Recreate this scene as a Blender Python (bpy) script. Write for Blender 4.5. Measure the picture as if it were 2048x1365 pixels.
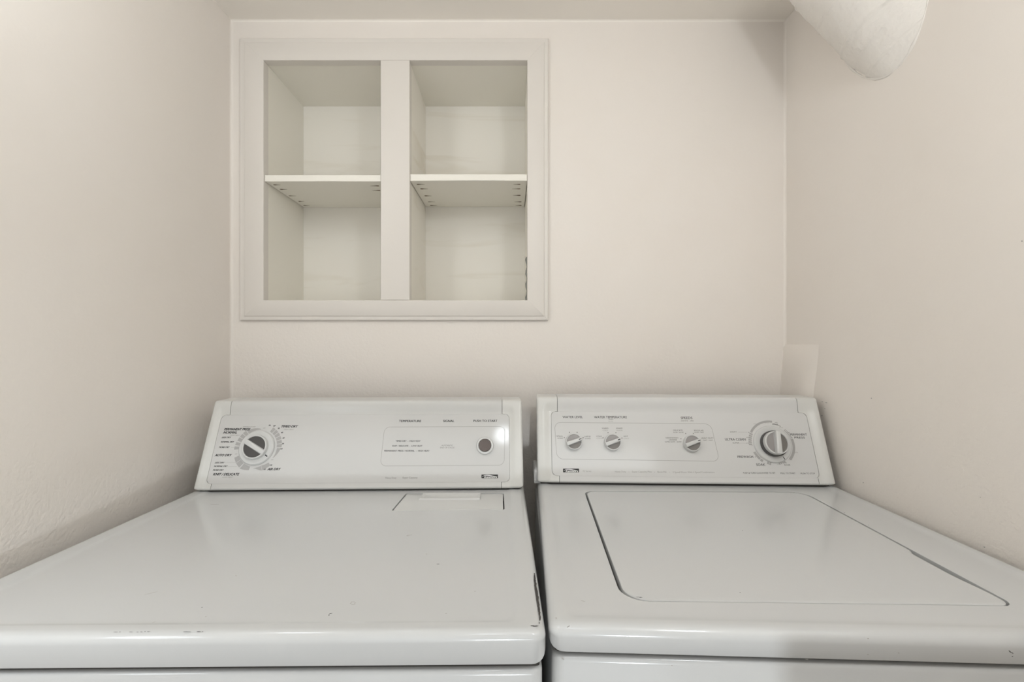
import bpy, bmesh, math, random
from mathutils import Vector, Matrix
from math import sin, cos, pi, radians as R
random.seed(7)
for o in list(bpy.data.objects): bpy.data.objects.remove(o)
S = bpy.context.scene; C = S.collection
# ------------------------------------------------------------------ camera, world, lights, exposure
# all lengths below are millimetres measured from the eye point: x right, y into the room, z up
CAMZ = 1235.0
F, PX, PY = 929.0, 1018.0, 688.0
def W(x, y, z): return Vector((x/1000, y/1000, (z+CAMZ)/1000))
cd = bpy.data.cameras.new('camera'); cam = bpy.data.objects.new('camera', cd); C.objects.link(cam)
cam.location = W(0, 0, 0); cam.rotation_euler = (pi/2, 0, 0)
cd.sensor_width = 36; cd.lens = F/2048*36; cd.shift_x = (1024-PX)/2048; cd.shift_y = (PY-682.5)/2048
cd.clip_start = 0.01
S.camera = cam
S.view_settings.view_transform = 'Standard'; S.view_settings.look = 'None'
S.view_settings.exposure = 0.1; S.view_settings.gamma = 1.0; S.view_settings.use_curve_mapping = False
wd = bpy.data.worlds.new('world'); S.world = wd; wd.use_nodes = True
wd.node_tree.nodes['Background'].inputs[0].default_value = (0.95, 1.0, 1.03, 1)
wd.node_tree.nodes['Background'].inputs[1].default_value = 0.9
def area(name, loc, target, sx, sy, power, col=(1, 1, 1)):
    l = bpy.data.lights.new(name, 'AREA'); l.shape = 'RECTANGLE'; l.size = sx; l.size_y = sy
    l.energy = power; l.color = col
    o = bpy.data.objects.new(name, l); C.objects.link(o); o.location = loc
    d = Vector(target)-Vector(loc); o.rotation_euler = d.to_track_quat('-Z', 'Y').to_euler(); return o
def bulb(name, loc, r, power, col=(1, 1, 1)):
    l = bpy.data.lights.new(name, 'POINT'); l.shadow_soft_size = r; l.energy = power; l.color = col
    o = bpy.data.objects.new(name, l); C.objects.link(o); o.location = loc; return o
def spot(name, loc, target, deg, blend, r, power, col):
    l = bpy.data.lights.new(name, 'SPOT'); l.shadow_soft_size = r; l.energy = power; l.color = col
    l.spot_size = R(deg); l.spot_blend = blend
    o = bpy.data.objects.new(name, l); C.objects.link(o); o.location = loc
    o.rotation_euler = (Vector(target)-Vector(loc)).to_track_quat('-Z', 'Y').to_euler(); return o
COL = (0.94, 1.005, 1.06)
bulb('right_wall_lamp', W(420, -50, 640), 0.055, 4.7, COL)
bulb('right_side_fill', W(620, 380, 260), 0.08, 0.4, COL)  # unseen fill added on the right to balance the wall brightness
bulb('high_left_fill', W(-600, 420, 700), 0.06, 2.3, COL)  # no fixture here: added light that lifts the upper left
bulb('ceiling_fill', W(-250, 560, 730), 0.05, 0.5, COL)  # extra fill put in just to brighten the ceiling
bulb('left_side_fill', W(-620, 280, -60), 0.08, 1.5, COL)  # low fill added by the left wall, without a real source
bulb('ceiling_lamp', W(28, -60, 570), 0.04, 1.2, COL)
spot('lip_fill_spot', W(200, -1290, -430), W(200-98, -1290+587, -430-804), 120, 0.06, 0.03, 36, COL)  # spot added to light the machine fronts, cone shaped to spare the walls

# ------------------------------------------------------------------ materials
def mat(name, col, rough=0.5, bump=None, coat=0.0, spec=0.5, metal=0.0, mottle=None, zfade=None):
    m = bpy.data.materials.new(name); m.use_nodes = True; nt = m.node_tree; n = nt.nodes; L = nt.links
    b = n['Principled BSDF']; b.inputs['Base Color'].default_value = (*col, 1); b.inputs['Roughness'].default_value = rough
    b.inputs['Metallic'].default_value = metal; b.inputs['Specular IOR Level'].default_value = spec
    b.inputs['Coat Weight'].default_value = coat; b.inputs['Coat Roughness'].default_value = 0.08
    g = n.new('ShaderNodeNewGeometry')
    if bump:
        prev = None
        for sc, st, dist, stretch in bump:
            mp = n.new('ShaderNodeMapping'); mp.inputs['Scale'].default_value = stretch; L.new(g.outputs['Position'], mp.inputs[0])
            t = n.new('ShaderNodeTexNoise'); t.inputs['Scale'].default_value = sc; t.inputs['Detail'].default_value = 3
            L.new(mp.outputs[0], t.inputs['Vector'])
            bp = n.new('ShaderNodeBump'); bp.inputs['Strength'].default_value = st; bp.inputs['Distance'].default_value = dist
            L.new(t.outputs['Fac'], bp.inputs['Height'])
            if zfade and prev is None:
                sx = n.new('ShaderNodeSeparateXYZ'); L.new(g.outputs['Position'], sx.inputs[0])
                mr = n.new('ShaderNodeMapRange'); L.new(sx.outputs['Z'], mr.inputs['Value'])
                for q_, v_ in zip(('From Min', 'From Max', 'To Min', 'To Max'), zfade): mr.inputs[q_].default_value = v_
                L.new(mr.outputs[0], bp.inputs['Strength'])
            if prev: L.new(prev.outputs[0], bp.inputs['Normal'])
            prev = bp
        L.new(prev.outputs[0], b.inputs['Normal'])
    if mottle:
        sc, stretch, c2, lo, hi = mottle
        mp = n.new('ShaderNodeMapping'); mp.inputs['Scale'].default_value = stretch; L.new(g.outputs['Position'], mp.inputs[0])
        t = n.new('ShaderNodeTexNoise'); t.inputs['Scale'].default_value = sc; t.inputs['Detail'].default_value = 4
        t.inputs['Distortion'].default_value = 0.8
        L.new(mp.outputs[0], t.inputs['Vector'])
        r = n.new('ShaderNodeValToRGB'); r.color_ramp.elements[0].position = lo; r.color_ramp.elements[1].position = hi
        r.color_ramp.elements[0].color = (*col, 1); r.color_ramp.elements[1].color = (*c2, 1)
        L.new(t.outputs['Fac'], r.inputs[0]); L.new(r.outputs[0], b.inputs['Base Color'])
    return m
ONE = (1, 1, 1)
WALLC = (0.87, 0.815, 0.755)
M = {}
M['wall'] = mat('painted_plaster', WALLC, 0.55, [(150, 0.35, 0.0016, ONE), (14, 0.25, 0.004, ONE)], mottle=(3, ONE, (0.86, 0.80, 0.735), 0.4, 0.75), zfade=(0.9, 1.45, 0.75, 0.10))
M['ceil'] = mat('painted_ceiling', (0.93, 0.88, 0.81), 0.6, [(60, 0.15, 0.001, ONE)])
M['duct'] = mat('painted_wrap', (0.86, 0.825, 0.775), 0.6, [(90, 0.6, 0.003, ONE), (16, 0.5, 0.014, ONE)])
M['floor'] = mat('grey_vinyl', (0.30, 0.28, 0.25), 0.5, mottle=(30, ONE, (0.24, 0.22, 0.2), 0.4, 0.6))
M['wood'] = mat('gloss_cabinet_paint', (0.79, 0.745, 0.69), 0.42, [(25, 0.08, 0.0008, (1, 8, 8))])
M['inner'] = mat('cabinet_interior_paint', (0.94, 0.905, 0.82), 0.5, [(25, 0.08, 0.0008, (1, 8, 8))])
M['ply'] = mat('stained_cabinet_plywood', (0.94, 0.90, 0.82), 0.5, [(20, 0.08, 0.0006, (0.6, 4, 9))], mottle=(2.6, (0.8, 1, 6), (0.80, 0.74, 0.62), 0.55, 0.85))
M['gouge'] = mat('raw_wood_gouge', (0.16, 0.10, 0.05), 0.8)
M['enamel'] = mat('white_enamel', (0.60, 0.605, 0.60), 0.14, [(22, 0.06, 0.0012, ONE), (260, 0.05, 0.00025, ONE)], spec=0.5)
M['plastic'] = mat('white_plastic', (0.66, 0.66, 0.645), 0.30, [(18, 0.05, 0.001, ONE)])
M['capplastic'] = mat('aged_white_plastic', (0.69, 0.685, 0.655), 0.28)
M['fascia'] = mat('printed_white_panel', (0.68, 0.675, 0.66), 0.5)
M['fasciad'] = mat('printed_pale_panel', (0.645, 0.64, 0.625), 0.09)
M['bandd'] = mat('pale_trim_plastic', (0.645, 0.64, 0.62), 0.3)
M['seam'] = mat('grimy_seam', (0.16, 0.15, 0.14), 0.8)
M['dark'] = mat('gap_shade_dark', (0.05, 0.045, 0.04), 0.8)  # near-black colour that paints shade into the gaps
M['steel'] = mat('grey_steel', (0.30, 0.29, 0.28), 0.5)
M['ink'] = mat('black_ink', (0.03, 0.03, 0.03), 0.6)
M['greyink'] = mat('grey_ink', (0.20, 0.19, 0.18), 0.6)
M['paleink'] = mat('pale_grey_ink', (0.38, 0.37, 0.35), 0.6)
M['scaleink'] = mat('dial_scale_grey', (0.42, 0.41, 0.40), 0.6)
M['insd'] = mat('charcoal_knob_insert', (0.075, 0.072, 0.07), 0.42)
M['insm'] = mat('taupe_knob_insert', (0.20, 0.185, 0.17), 0.4)
M['insl'] = mat('brushed_grey_insert', (0.33, 0.31, 0.30), 0.35, [(60, 0.2, 0.0005, (20, 1, 1))])
M['btn'] = mat('brown_button', (0.13, 0.105, 0.095), 0.5, [(400, 0.4, 0.0006, ONE)])
M['chip'] = mat('chipped_bare_metal', (0.05, 0.045, 0.042), 0.7)
M['scuff'] = mat('grey_scuff', (0.40, 0.38, 0.36), 0.7)
M['white'] = mat('logo_white', (0.80, 0.80, 0.78), 0.5)

# ------------------------------------------------------------------ builders
def mkobj(name, bm, m, parent=None, smooth=35, org=None, kind=None, label=None):
    """bm verts are given in eye millimetres; stored relative to the owner's base point"""
    root = parent
    while root is not None and root.parent is not None: root = root.parent
    if org is None: org = Vector(root['base']) if root is not None and 'base' in root else Vector((0, 0, -CAMZ))
    bmesh.ops.recalc_face_normals(bm, faces=bm.faces[:])
    for v in bm.verts: v.co = (v.co-org)/1000
    me = bpy.data.meshes.new(name); 
    for f in bm.faces: f.smooth = smooth > 0
    bm.to_mesh(me); bm.free()
    if smooth > 0: me.set_sharp_from_angle(angle=R(smooth))
    me.materials.append(m)
    o = bpy.data.objects.new(name, me); C.objects.link(o)
    if parent is not None: o.parent = parent
    else: o.location = (org.x/1000, org.y/1000, (org.z+CAMZ)/1000)
    if kind: o['kind'] = kind
    if label: o['label'] = label
    return o
def thing(name, label, cat, base, group=None):
    o = bpy.data.objects.new(name, None); C.objects.link(o); o.location = W(*base); o.empty_display_size = 0.05
    o['base'] = list(base); o['label'] = label; o['category'] = cat
    if group: o['group'] = group
    return o
def bm_box(x0, x1, y0, y1, z0, z1, bm=None):
    bm = bm or bmesh.new()
    v = [bm.verts.new((x, y, z)) for z in (z0, z1) for y in (y0, y1) for x in (x0, x1)]
    for f in ((0, 1, 3, 2), (4, 5, 7, 6), (0, 1, 5, 4), (2, 3, 7, 6), (0, 2, 6, 4), (1, 3, 7, 5)): bm.faces.new([v[i] for i in f])
    return bm
def bev(bm, r, seg=2, edges=None):
    bmesh.ops.bevel(bm, geom=(edges or bm.edges[:]), offset=r, segments=seg, profile=0.6, affect='EDGES', clamp_overlap=True); return bm
def loft(rings, cap0=True, cap1=True, bm=None):
    bm = bm or bmesh.new()
    vs = [[bm.verts.new(p) for p in r] for r in rings]; n = len(rings[0])
    for a, b in zip(vs, vs[1:]):
        for i in range(n): bm.faces.new((a[i], a[(i+1) % n], b[(i+1) % n], b[i]))
    if cap0: bm.faces.new(vs[0][::-1])
    if cap1: bm.faces.new(vs[-1])
    return bm
def rquad(c, r, seg=6):
    """rounded quad outline from 4 corners (any planar 3-vectors, in order), r = radius or four radii"""
    c = [Vector(p) for p in c]; out = []
    rr = r if isinstance(r, (list, tuple)) else [r]*4
    for i in range(4):
        p, a, b = c[i], c[i-1], c[(i+1) % 4]
        da, db = (a-p).normalized(), (b-p).normalized(); q = max(rr[i], 0.01)
        s, e = p+da*q, p+db*q
        for k in range(seg+1):
            t = k/seg; th = t*pi/2
            w1, w2, w3 = (1-sin(th)), (1-cos(th)), 0
            out.append(p+(s-p)*w1+(e-p)*w2)
    return out
class Quad:
    """plan outline of a machine's top: corners front-left, front-right, back-right, back-left"""
    def __init__(s, fl, fr, br, bl, z):
        s.c = [Vector((*p, z)) for p in (fl, fr, br, bl)]; s.z = z
    def inset(s, d, z, r, l=None, rt=None, f=None, b=None, seg=6):
        l = d if l is None else l; rt = d if rt is None else rt; f = d if f is None else f; b = d if b is None else b
        fl, fr, br, bl = s.c
        wdt = (fr-fl).length; dep = (bl-fl).length
        def P(u, v):
            q = fl*(1-u)*(1-v)+fr*u*(1-v)+br*u*v+bl*(1-u)*v; q.z = s.z+z; return q
        u0, u1, v0, v1 = l/wdt, 1-rt/wdt, f/dep, 1-b/dep
        return rquad([P(u0, v0), P(u1, v0), P(u1, v1), P(u0, v1)], r, seg)
def flat(poly, n, off, th=None):
    """thin plate from planar polygon: bottom at off, top at off+th along n"""
    return loft([[p+n*off for p in poly], [p+n*(off+(th or 0.1)) for p in poly]])

# ------------------------------------------------------------------ room
BW, LW, RW, CE = 1250.0, -748.0, 744.0, 871.0
FRONT = -1500.0
HX0, HX1, HZ0, HZ1 = -662.0, 56.0, 108.0, 763.0       # hole for the built-in cabinet
def structure(name, bm, m, **k):
    o = mkobj(name, bm, m, **k); o['kind'] = 'structure'; return o
structure('floor', bm_box(LW-100, RW+100, FRONT-100, BW+100, -CAMZ-60, -CAMZ), M['floor'], smooth=0)
bmc = bm_box(LW-100, RW+100, FRONT-100, BW+100, CE, CE+60)
structure('ceiling', bmc, M['ceil'], smooth=0)
structure('wall_left', bm_box(LW-100, LW, FRONT-100, BW+100, -CAMZ, CE), M['wall'], smooth=0)
wr = structure('wall_right', bm_box(RW, RW+100, FRONT-100, BW+100, -CAMZ, CE), M['wall'], smooth=0)
def plate_with_hole(x0, x1, z0, z1, hx0, hx1, hz0, hz1, y0, y1):
    def rg(a, b, c, d, y): return [Vector((a, y, c)), Vector((b, y, c)), Vector((b, y, d)), Vector((a, y, d))]
    return loft([rg(hx0, hx1, hz0, hz1, y0), rg(x0, x1, z0, z1, y0), rg(x0, x1, z0, z1, y1), rg(hx0, hx1, hz0, hz1, y1), rg(hx0, hx1, hz0, hz1, y0)], False, False)
structure('wall_back', plate_with_hole(LW, RW, -CAMZ, CE, HX0, HX1, HZ0, HZ1, BW, BW+100), M['wall'], smooth=0)
structure('wall_front', plate_with_hole(LW, RW, -CAMZ, CE, -650, 380, -CAMZ+1, 800, FRONT-100, FRONT), M['wall'], smooth=0)
structure('wall_added', plate_with_hole(LW, RW, -CAMZ, CE, -600, 268, -CAMZ+1, 820, -200, -100), M['wall'], smooth=0)  # unseen partition put in so its opening shades the washer lip's right end
# soft coved caulk lines in the corners
def cove(name, pts_fn, m):
    bm = bmesh.new(); rings = pts_fn; loft(rings, True, True, bm); structure(name, bm, m, smooth=60)
def corner_strip(cx, cy, sx, z0, z1, r=6):
    def ring(z):
        p = [Vector((cx, cy, z))]
        for k in range(5):
            a = pi/2*k/4; p.append(Vector((cx+sx*r*(1-sin(a)), cy-r*(1-cos(a)), z)))
        return p
    return [ring(z0), ring(z1)]
cove('trim_1', corner_strip(LW, BW, 1, -CAMZ, CE), M['wall'])
cove('trim_2', corner_strip(RW, BW, -1, -CAMZ, CE), M['wall'])
def ceil_strip(r=5):
    def ring(x):
        p = [Vector((x, BW, CE))]
        for k in range(5):
            a = pi/2*k/4; p.append(Vector((x, BW-r*(1-sin(a)), CE-r*(1-cos(a)))))
        return p
    return [ring(LW), ring(RW)]
cove('trim_3', ceil_strip(), M['ceil'])
# plaster patch low in the right corner (thickens downwards)
bm = bmesh.new(); rings = []
for z, t, yf in ((-2, 0.6, 1118), (-8, 4.5, 1122), (-60, 8, 1130), (-115, 12, 1142), (-300, 20, 1150), (-600, 20, 1150)):
    rings.append([Vector((RW+1, yf-10, z)), Vector((RW-t*0.25, yf-2, z)), Vector((RW-t*0.8, yf+9, z)), Vector((RW-t, yf+26, z)), Vector((RW-t*1.1, BW+1, z)), Vector((RW+1, BW+1, z))])
loft(rings, True, True, bm)
pp = mkobj('plaster_patch', bm, M['wall'], parent=wr, smooth=50, org=Vector((0, 0, -CAMZ)))

# ------------------------------------------------------------------ insulated duct, top right
duct = thing('vent_duct', 'fat painted round duct coming down through the ceiling into the right wall', 'duct', (RW, 930, 640))
A = Vector((575, 1037, 1082)); Bp = Vector((874, 895, 558)); ax = (Bp-A).normalized()
e1 = ax.cross(Vector((0, 0, 1))).normalized(); e2 = ax.cross(e1)
rings = []; N = 144; Ln = (Bp-A).length
for k in range(241):
    t = k/240; c = A.lerp(Bp, t); ring = []
    for i in range(N):
        a = 2*pi*i/N
        rr = 127*(1+0.010*sin(3*a+t*5)+0.008*sin(7*a-t*9)+0.006*sin(t*26+2.3*sin(a+1)))
        # overlapping wrap seams
        s = (t*8.3+a/(2*pi)+0.05*sin(a*2.3+t*7)) % 1.0; rr += 2.4*math.exp(-((s-0.5)/0.035)**2)+1.2*(s-0.5)
        s = (t*12.9-a/(2*pi)*2+0.06*sin(a*3.1)) % 1.0; rr += 1.3*math.exp(-((s-0.5)/0.03)**2)*max(0, sin(a*2+t*11))
        rr += 0.9*sin(t*160+9*sin(a*1.7))*max(0, sin(a*4+t*20))
        ring.append(c+(e1*cos(a)+e2*sin(a))*rr)
    rings.append(ring)
mkobj('insulation_wrap', loft(rings), M['duct'], parent=duct, smooth=60)
# bead of plaster where the wrap meets the wall
bm = bmesh.new(); ringpts = []
for i in range(72):
    a = 2*pi*i/72; d = (e1*cos(a)+e2*sin(a))*128; p0 = A+d; t = (RW-p0.x)/ax.x; ringpts.append(p0+ax*t)
cen = sum(ringpts, Vector())/72; rings = []
for i, p in enumerate(ringpts):
    o_ = (p-cen).normalized(); w_ = 2.6+1.2*sin(i*0.9)+0.8*sin(i*2.3)
    rings.append([p+o_*w_*cos(b)+Vector((-1, 0, 0))*w_*0.7*sin(b) for b in [2*pi*j/8 for j in range(8)]])
rings.append(rings[0]); loft(rings, False, False, bm); bmesh.ops.remove_doubles(bm, verts=bm.verts, dist=0.01)
mkobj('plaster_collar', bm, M['duct'], parent=duct, smooth=60)
# torn paper flap low on the wrap
def on_cyl(t, a, off): return A.lerp(Bp, t)+(e1*cos(a)+e2*sin(a))*(131+off)

# specks and plaster crumbs on the right wall
random.seed(21); bm = bmesh.new()
for px, py, L_, w_ in ((1743, 797, 2.2, 2), (1961, 995, 1.5, 1.5), (2044, 483, 1.6, 2.6), (1653, 806, 9, 1.6), (1645, 804, 6, 1.2), (1644, 832, 3, 3), (1650, 818, 2, 2), (1727, 966, 2, 2), (1969, 1095, 2.5, 1.5)):
    y = RW*F/(px-PX); z = (PY-py)*y/F; pts = []
    for i in range(8):
        b = 2*pi*i/8; r = random.uniform(.6, 1.2); pts.append(Vector((RW-0.05, y+L_/2*cos(b)*r, z+w_/2*sin(b)*r)))
    loft([pts, [p-Vector((0.5, 0, 0)) for p in pts]], True, True, bm)
mkobj('wall_specks', bm, M['scuff'], parent=wr, smooth=0, org=Vector((0, 0, -CAMZ)), kind='stuff')

# ------------------------------------------------------------------ built-in cabinet
cab = thing('wall_cabinet', 'white built-in open cabinet with four empty cubbies, set in the back wall', 'cabinet', (-305, BW, 63))
FD = BW-13        # front plane of the casing
OX0, OX1, OZ0, OZ1 = -720.0, 105.0, 63.0, 817.0       # casing outside
LX0, LX1, RX0, RX1, PZ0, PZ1 = -654.0, -342.0, -265.0, 49.0, 116.0, 756.0
def casing(a, b, c, d, nm):
    """mitred strip: a,b outer corners, c,d inner corners (x,z)"""
    def lerp(p, q, t): return (p[0]+(q[0]-p[0])*t, p[1]+(q[1]-p[1])*t)
    prof = [(0.0, BW), (0.0, FD+5), (0.03, FD+3.4), (0.19, FD+3.0), (0.215, FD+0.8), (0.26, FD), (0.985, FD), (1.0, FD+1), (1.0, BW+12)]
    r0 = [Vector((lerp(a, d, t)[0], y, lerp(a, d, t)[1])) for t, y in prof]
    r1 = [Vector((lerp(b, c, t)[0], y, lerp(b, c, t)[1])) for t, y in prof]
    ctr0 = sum(r0, Vector())/len(r0); ctr1 = sum(r1, Vector())/len(r1); dr = (ctr1-ctr0).normalized()*0.12
    return mkobj(nm, loft([[p+dr for p in r0], [p-dr for p in r1]]), M['wood'], parent=cab, smooth=25)
oTL, oTR, oBR, oBL = (OX0, OZ1), (OX1, OZ1), (OX1, OZ0), (OX0, OZ0)
iTL, iTR, iBR, iBL = (LX0, PZ1), (RX1, PZ1), (RX1, PZ0), (LX0, PZ0)
casing(oTL, oTR, iTR, iTL, 'frame_rail'); casing(oBR, oBL, iBL, iBR, 'frame_rail')
casing(oTR, oBR, iBR, iTR, 'frame_stile'); casing(oBL, oTL, iTL, iBL, 'frame_stile')
mkobj('center_stile', bev(bm_box(LX1, RX0, FD+0.6, BW+14, PZ0+0.3, PZ1-0.3), 0.8, 2), M['wood'], parent=cab)
BK = 1482.0
mkobj('back_panel', bm_box(-672, 64, BK, BK+8, 100, 772), M['ply'], parent=cab, smooth=0)
mkobj('side_panel', bm_box(-668, -655.5, BW+14.5, BK, 100, 772), M['inner'], parent=cab, smooth=0)
mkobj('side_panel', bm_box(50.5, 62, BW+14.5, BK, 100, 772), M['inner'], parent=cab, smooth=0)
mkobj('top_panel', bm_box(-655.3, 50.3, BW+12.5, BK, 757.5, 772), M['inner'], parent=cab, smooth=0)
mkobj('bottom_panel', bm_box(-655.3, 50.3, BW+12.5, BK, 100, 114), M['inner'], parent=cab, smooth=0)
mkobj('divider', bm_box(LX1-2, RX0-1, BW+14.5, BK, 114, 757.5), M['ply'], parent=cab, smooth=0)
def shelf(x0, x1, z0, z1):
    return mkobj('shelf', bev(bm_box(x0, x1, BW-7, BK-1, z0, z1), 0.7, 1), M['inner'], parent=cab, smooth=0)
sl = shelf(LX0+0.3, LX1-0.3, 434.5, 452); sr = shelf(RX0+0.3, RX1-0.3, 436.5, 454)
random.seed(3)
def gouge(sh, px, py, z, dirn):
    y = z*F/(PY-py); x = (px-PX)*y/F; L_ = random.uniform(17, 24); h = random.uniform(2.6, 4)
    pts = [(0, -h), (L_*0.25, -h*1.1), (L_*0.5, -h*0.6), (L_, -0.2), (L_, 0.3), (L_*0.45, h*0.5), (L_*0.2, h), (0, h*0.8)]
    poly = [Vector((x+dirn*(a-L_*0.4), y+b, z)) for a, b in pts]
    if dirn < 0: poly = poly[::-1]
    mkobj('gouge', loft([[p+Vector((0, 0, -0.25)) for p in poly], [p+Vector((0, 0, 0.3)) for p in poly]]), M['gouge'], parent=sh, smooth=0)
for px, py in ((553, 370), (566, 379), (584, 392), (602, 403), (612, 411)): gouge(sl, px, py, 434.5, 1)
for px, py in ((751, 372), (754, 381)): gouge(sl, px, py, 434.5, -1)
for px, py in ((840, 369), (847, 378), (855, 392), (862, 404), (866, 411)): gouge(sr, px, py, 436.5, 1)
for px, py in ((1035, 369), (1034, 378), (1035, 391), (1037, 404), (1038, 411)): gouge(sr, px, py, 436.5, -1)
bm = bmesh.new(); rings = []
for k in range(14):
    z = 118+k*9.3; w_ = 1.6+1.0*sin(k*1.7)
    rings.append([Vector((50-3*abs(sin(a/2))*w_*0.8, 1278+w_*cos(a)*1.6, z)) for a in [2*pi*j/8 for j in range(8)]])
loft(rings, True, True, bm); mkobj('caulk_bead', bm, M['white'], parent=cab)

# ------------------------------------------------------------------ consoles
class Face:
    """inclined control face: bl, br = bottom corners, run/rise of the face"""
    def __init__(s, bl, br, run, rise, rec):
        s.o = Vector(bl); s.u = (Vector(br)-s.o); s.L = s.u.length; s.u.normalize()
        h = Vector((-s.u.y, s.u.x, 0)).normalized()          # horizontal, away from the viewer
        s.v = (h*run+Vector((0, 0, 1))*rise).normalized(); s.n = s.u.cross(s.v).normalized(); s.h = h
        s.H = math.hypot(run, rise); s.rec = rec
    def uv(s, px, py, w=None):
        """where the sight line of a measured picture point meets the panel plane"""
        w = -s.rec if w is None else w
        o = s.o+s.n*w; d = Vector(((px-PX)/F, 1, (PY-py)/F)); t = o.dot(s.n)/d.dot(s.n); q = d*t-s.o
        return q.dot(s.u), q.dot(s.v)
    def at(s, u, v, w=None): return s.o+s.u*u+s.v*v+s.n*(-s.rec if w is None else w)
def smooth01(t): t = max(0, min(1, t)); return t*t*(3-2*t)
def font_mesh(txt, shear=0.0, bold=0.0):
    c = bpy.data.curves.new('t', 'FONT'); c.body = txt; c.size = 1; c.shear = shear; c.resolution_u = 3
    o = bpy.data.objects.new('t', c); C.objects.link(o)
    dg = bpy.context.evaluated_depsgraph_get(); me = bpy.data.meshes.new_from_object(o.evaluated_get(dg))
    vs = [v.co.copy() for v in me.vertices]; fs = [list(p.vertices) for p in me.polygons]
    bpy.data.objects.remove(o); bpy.data.curves.remove(c); bpy.data.meshes.remove(me); return vs, fs
def add_text(bm, face, txt, x0, x1, yb, cap, shear=0.0, bold=0.012, off=0.12):
    vs, fs = font_mesh(txt, shear, bold)
    if not vs: return
    a, b = min(v.x for v in vs), max(v.x for v in vs)
    capf = 0.70
    u0, v0 = face.uv(x0, yb); u1, v1 = face.uv(x1, yb+0.0); _, vt = face.uv((x0+x1)/2, yb-cap)
    sh = bold*10.0
    for k_, (du, dv) in enumerate(((0, 0),) if sh <= 0 else ((-sh, 0), (sh, 0), (0, sh*0.6), (0, -sh*0.6))):
        vv = [bm.verts.new(face.at(u0+du+(p.x-a)/(b-a)*(u1-u0), v0+dv+(v1-v0)*(p.x-a)/(b-a)+p.y/capf*(vt-v0), -face.rec+off+0.01*k_)) for p in vs]
        for f in fs:
            try: bm.faces.new([vv[i] for i in f])
            except ValueError: pass
def texts(face, rows, m, parent, name='lettering', **k):
    bm = bmesh.new()
    for r in rows: add_text(bm, face, *r, **k)
    o = mkobj(name, bm, m, parent=parent, smooth=0, kind='stuff')
    # every printed face looks outwards
    me = o.data; fl = [p for p in me.polygons if p.normal.dot(face.n) < 0]
    if fl: 
        b2 = bmesh.new(); b2.from_mesh(me); b2.normal_update()
        bmesh.ops.reverse_faces(b2, faces=[f for f in b2.faces if f.normal.dot(face.n) < 0]); b2.to_mesh(me); b2.free()
    return o
def ring_poly(bm, face, cu, cv, r0, r1, a0, a1, off=0.1, r0e=None, r1e=None):
    n = max(2, int(abs(a1-a0)/6)+1); P = []
    for k in range(n+1):
        t = k/n; a = R(a0+(a1-a0)*t); ri = r0+((r0e or r0)-r0)*t; ro = r1+((r1e or r1)-r1)*t
        P.append((bm.verts.new(face.at(cu+ri*cos(a), cv+ri*sin(a), -face.rec+off)), bm.verts.new(face.at(cu+ro*cos(a), cv+ro*sin(a), -face.rec+off))))
    for (a, b), (c, d) in zip(P, P[1:]): bm.faces.new((a, b, d, c))
def outline(bm, face, corners, r, w=1.0, off=0.1):
    c = [Vector((*face.uv(*p), 0)) for p in corners]
    cen = sum(c, Vector())/4
    out = rquad(c, r, 8)
    n = len(out); inn = []
    for i, p in enumerate(out):
        t = (out[(i+1) % n]-out[i-1]).normalized(); nn = Vector((-t.y, t.x, 0))
        if nn.dot(cen-p) < 0: nn = -nn
        inn.append(p+nn*w)
    A_ = [bm.verts.new(face.at(p.x, p.y, -face.rec+off)) for p in out]; B_ = [bm.verts.new(face.at(p.x, p.y, -face.rec+off)) for p in inn]
    for i in range(n): bm.faces.new((A_[i], A_[(i+1) % n], B_[(i+1) % n], B_[i]))
def dots(bm, face, pts, r=1.3):
    for px, py in pts:
        u, v = face.uv(px, py)
        bm.faces.new([bm.verts.new(face.at(u+r*cos(a), v+r*sin(a), -face.rec+0.1)) for a in [2*pi*k/10 for k in range(10)]])
def hline(bm, face, x0, x1, y, w=0.5):
    u0, v0 = face.uv(x0, y); u1, v1 = face.uv(x1, y)
    bm.faces.new([bm.verts.new(face.at(u, v, -face.rec+0.09)) for u, v in ((u0, v0-w/2), (u1, v1-w/2), (u1, v1+w/2), (u0, v0+w/2))])

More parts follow.
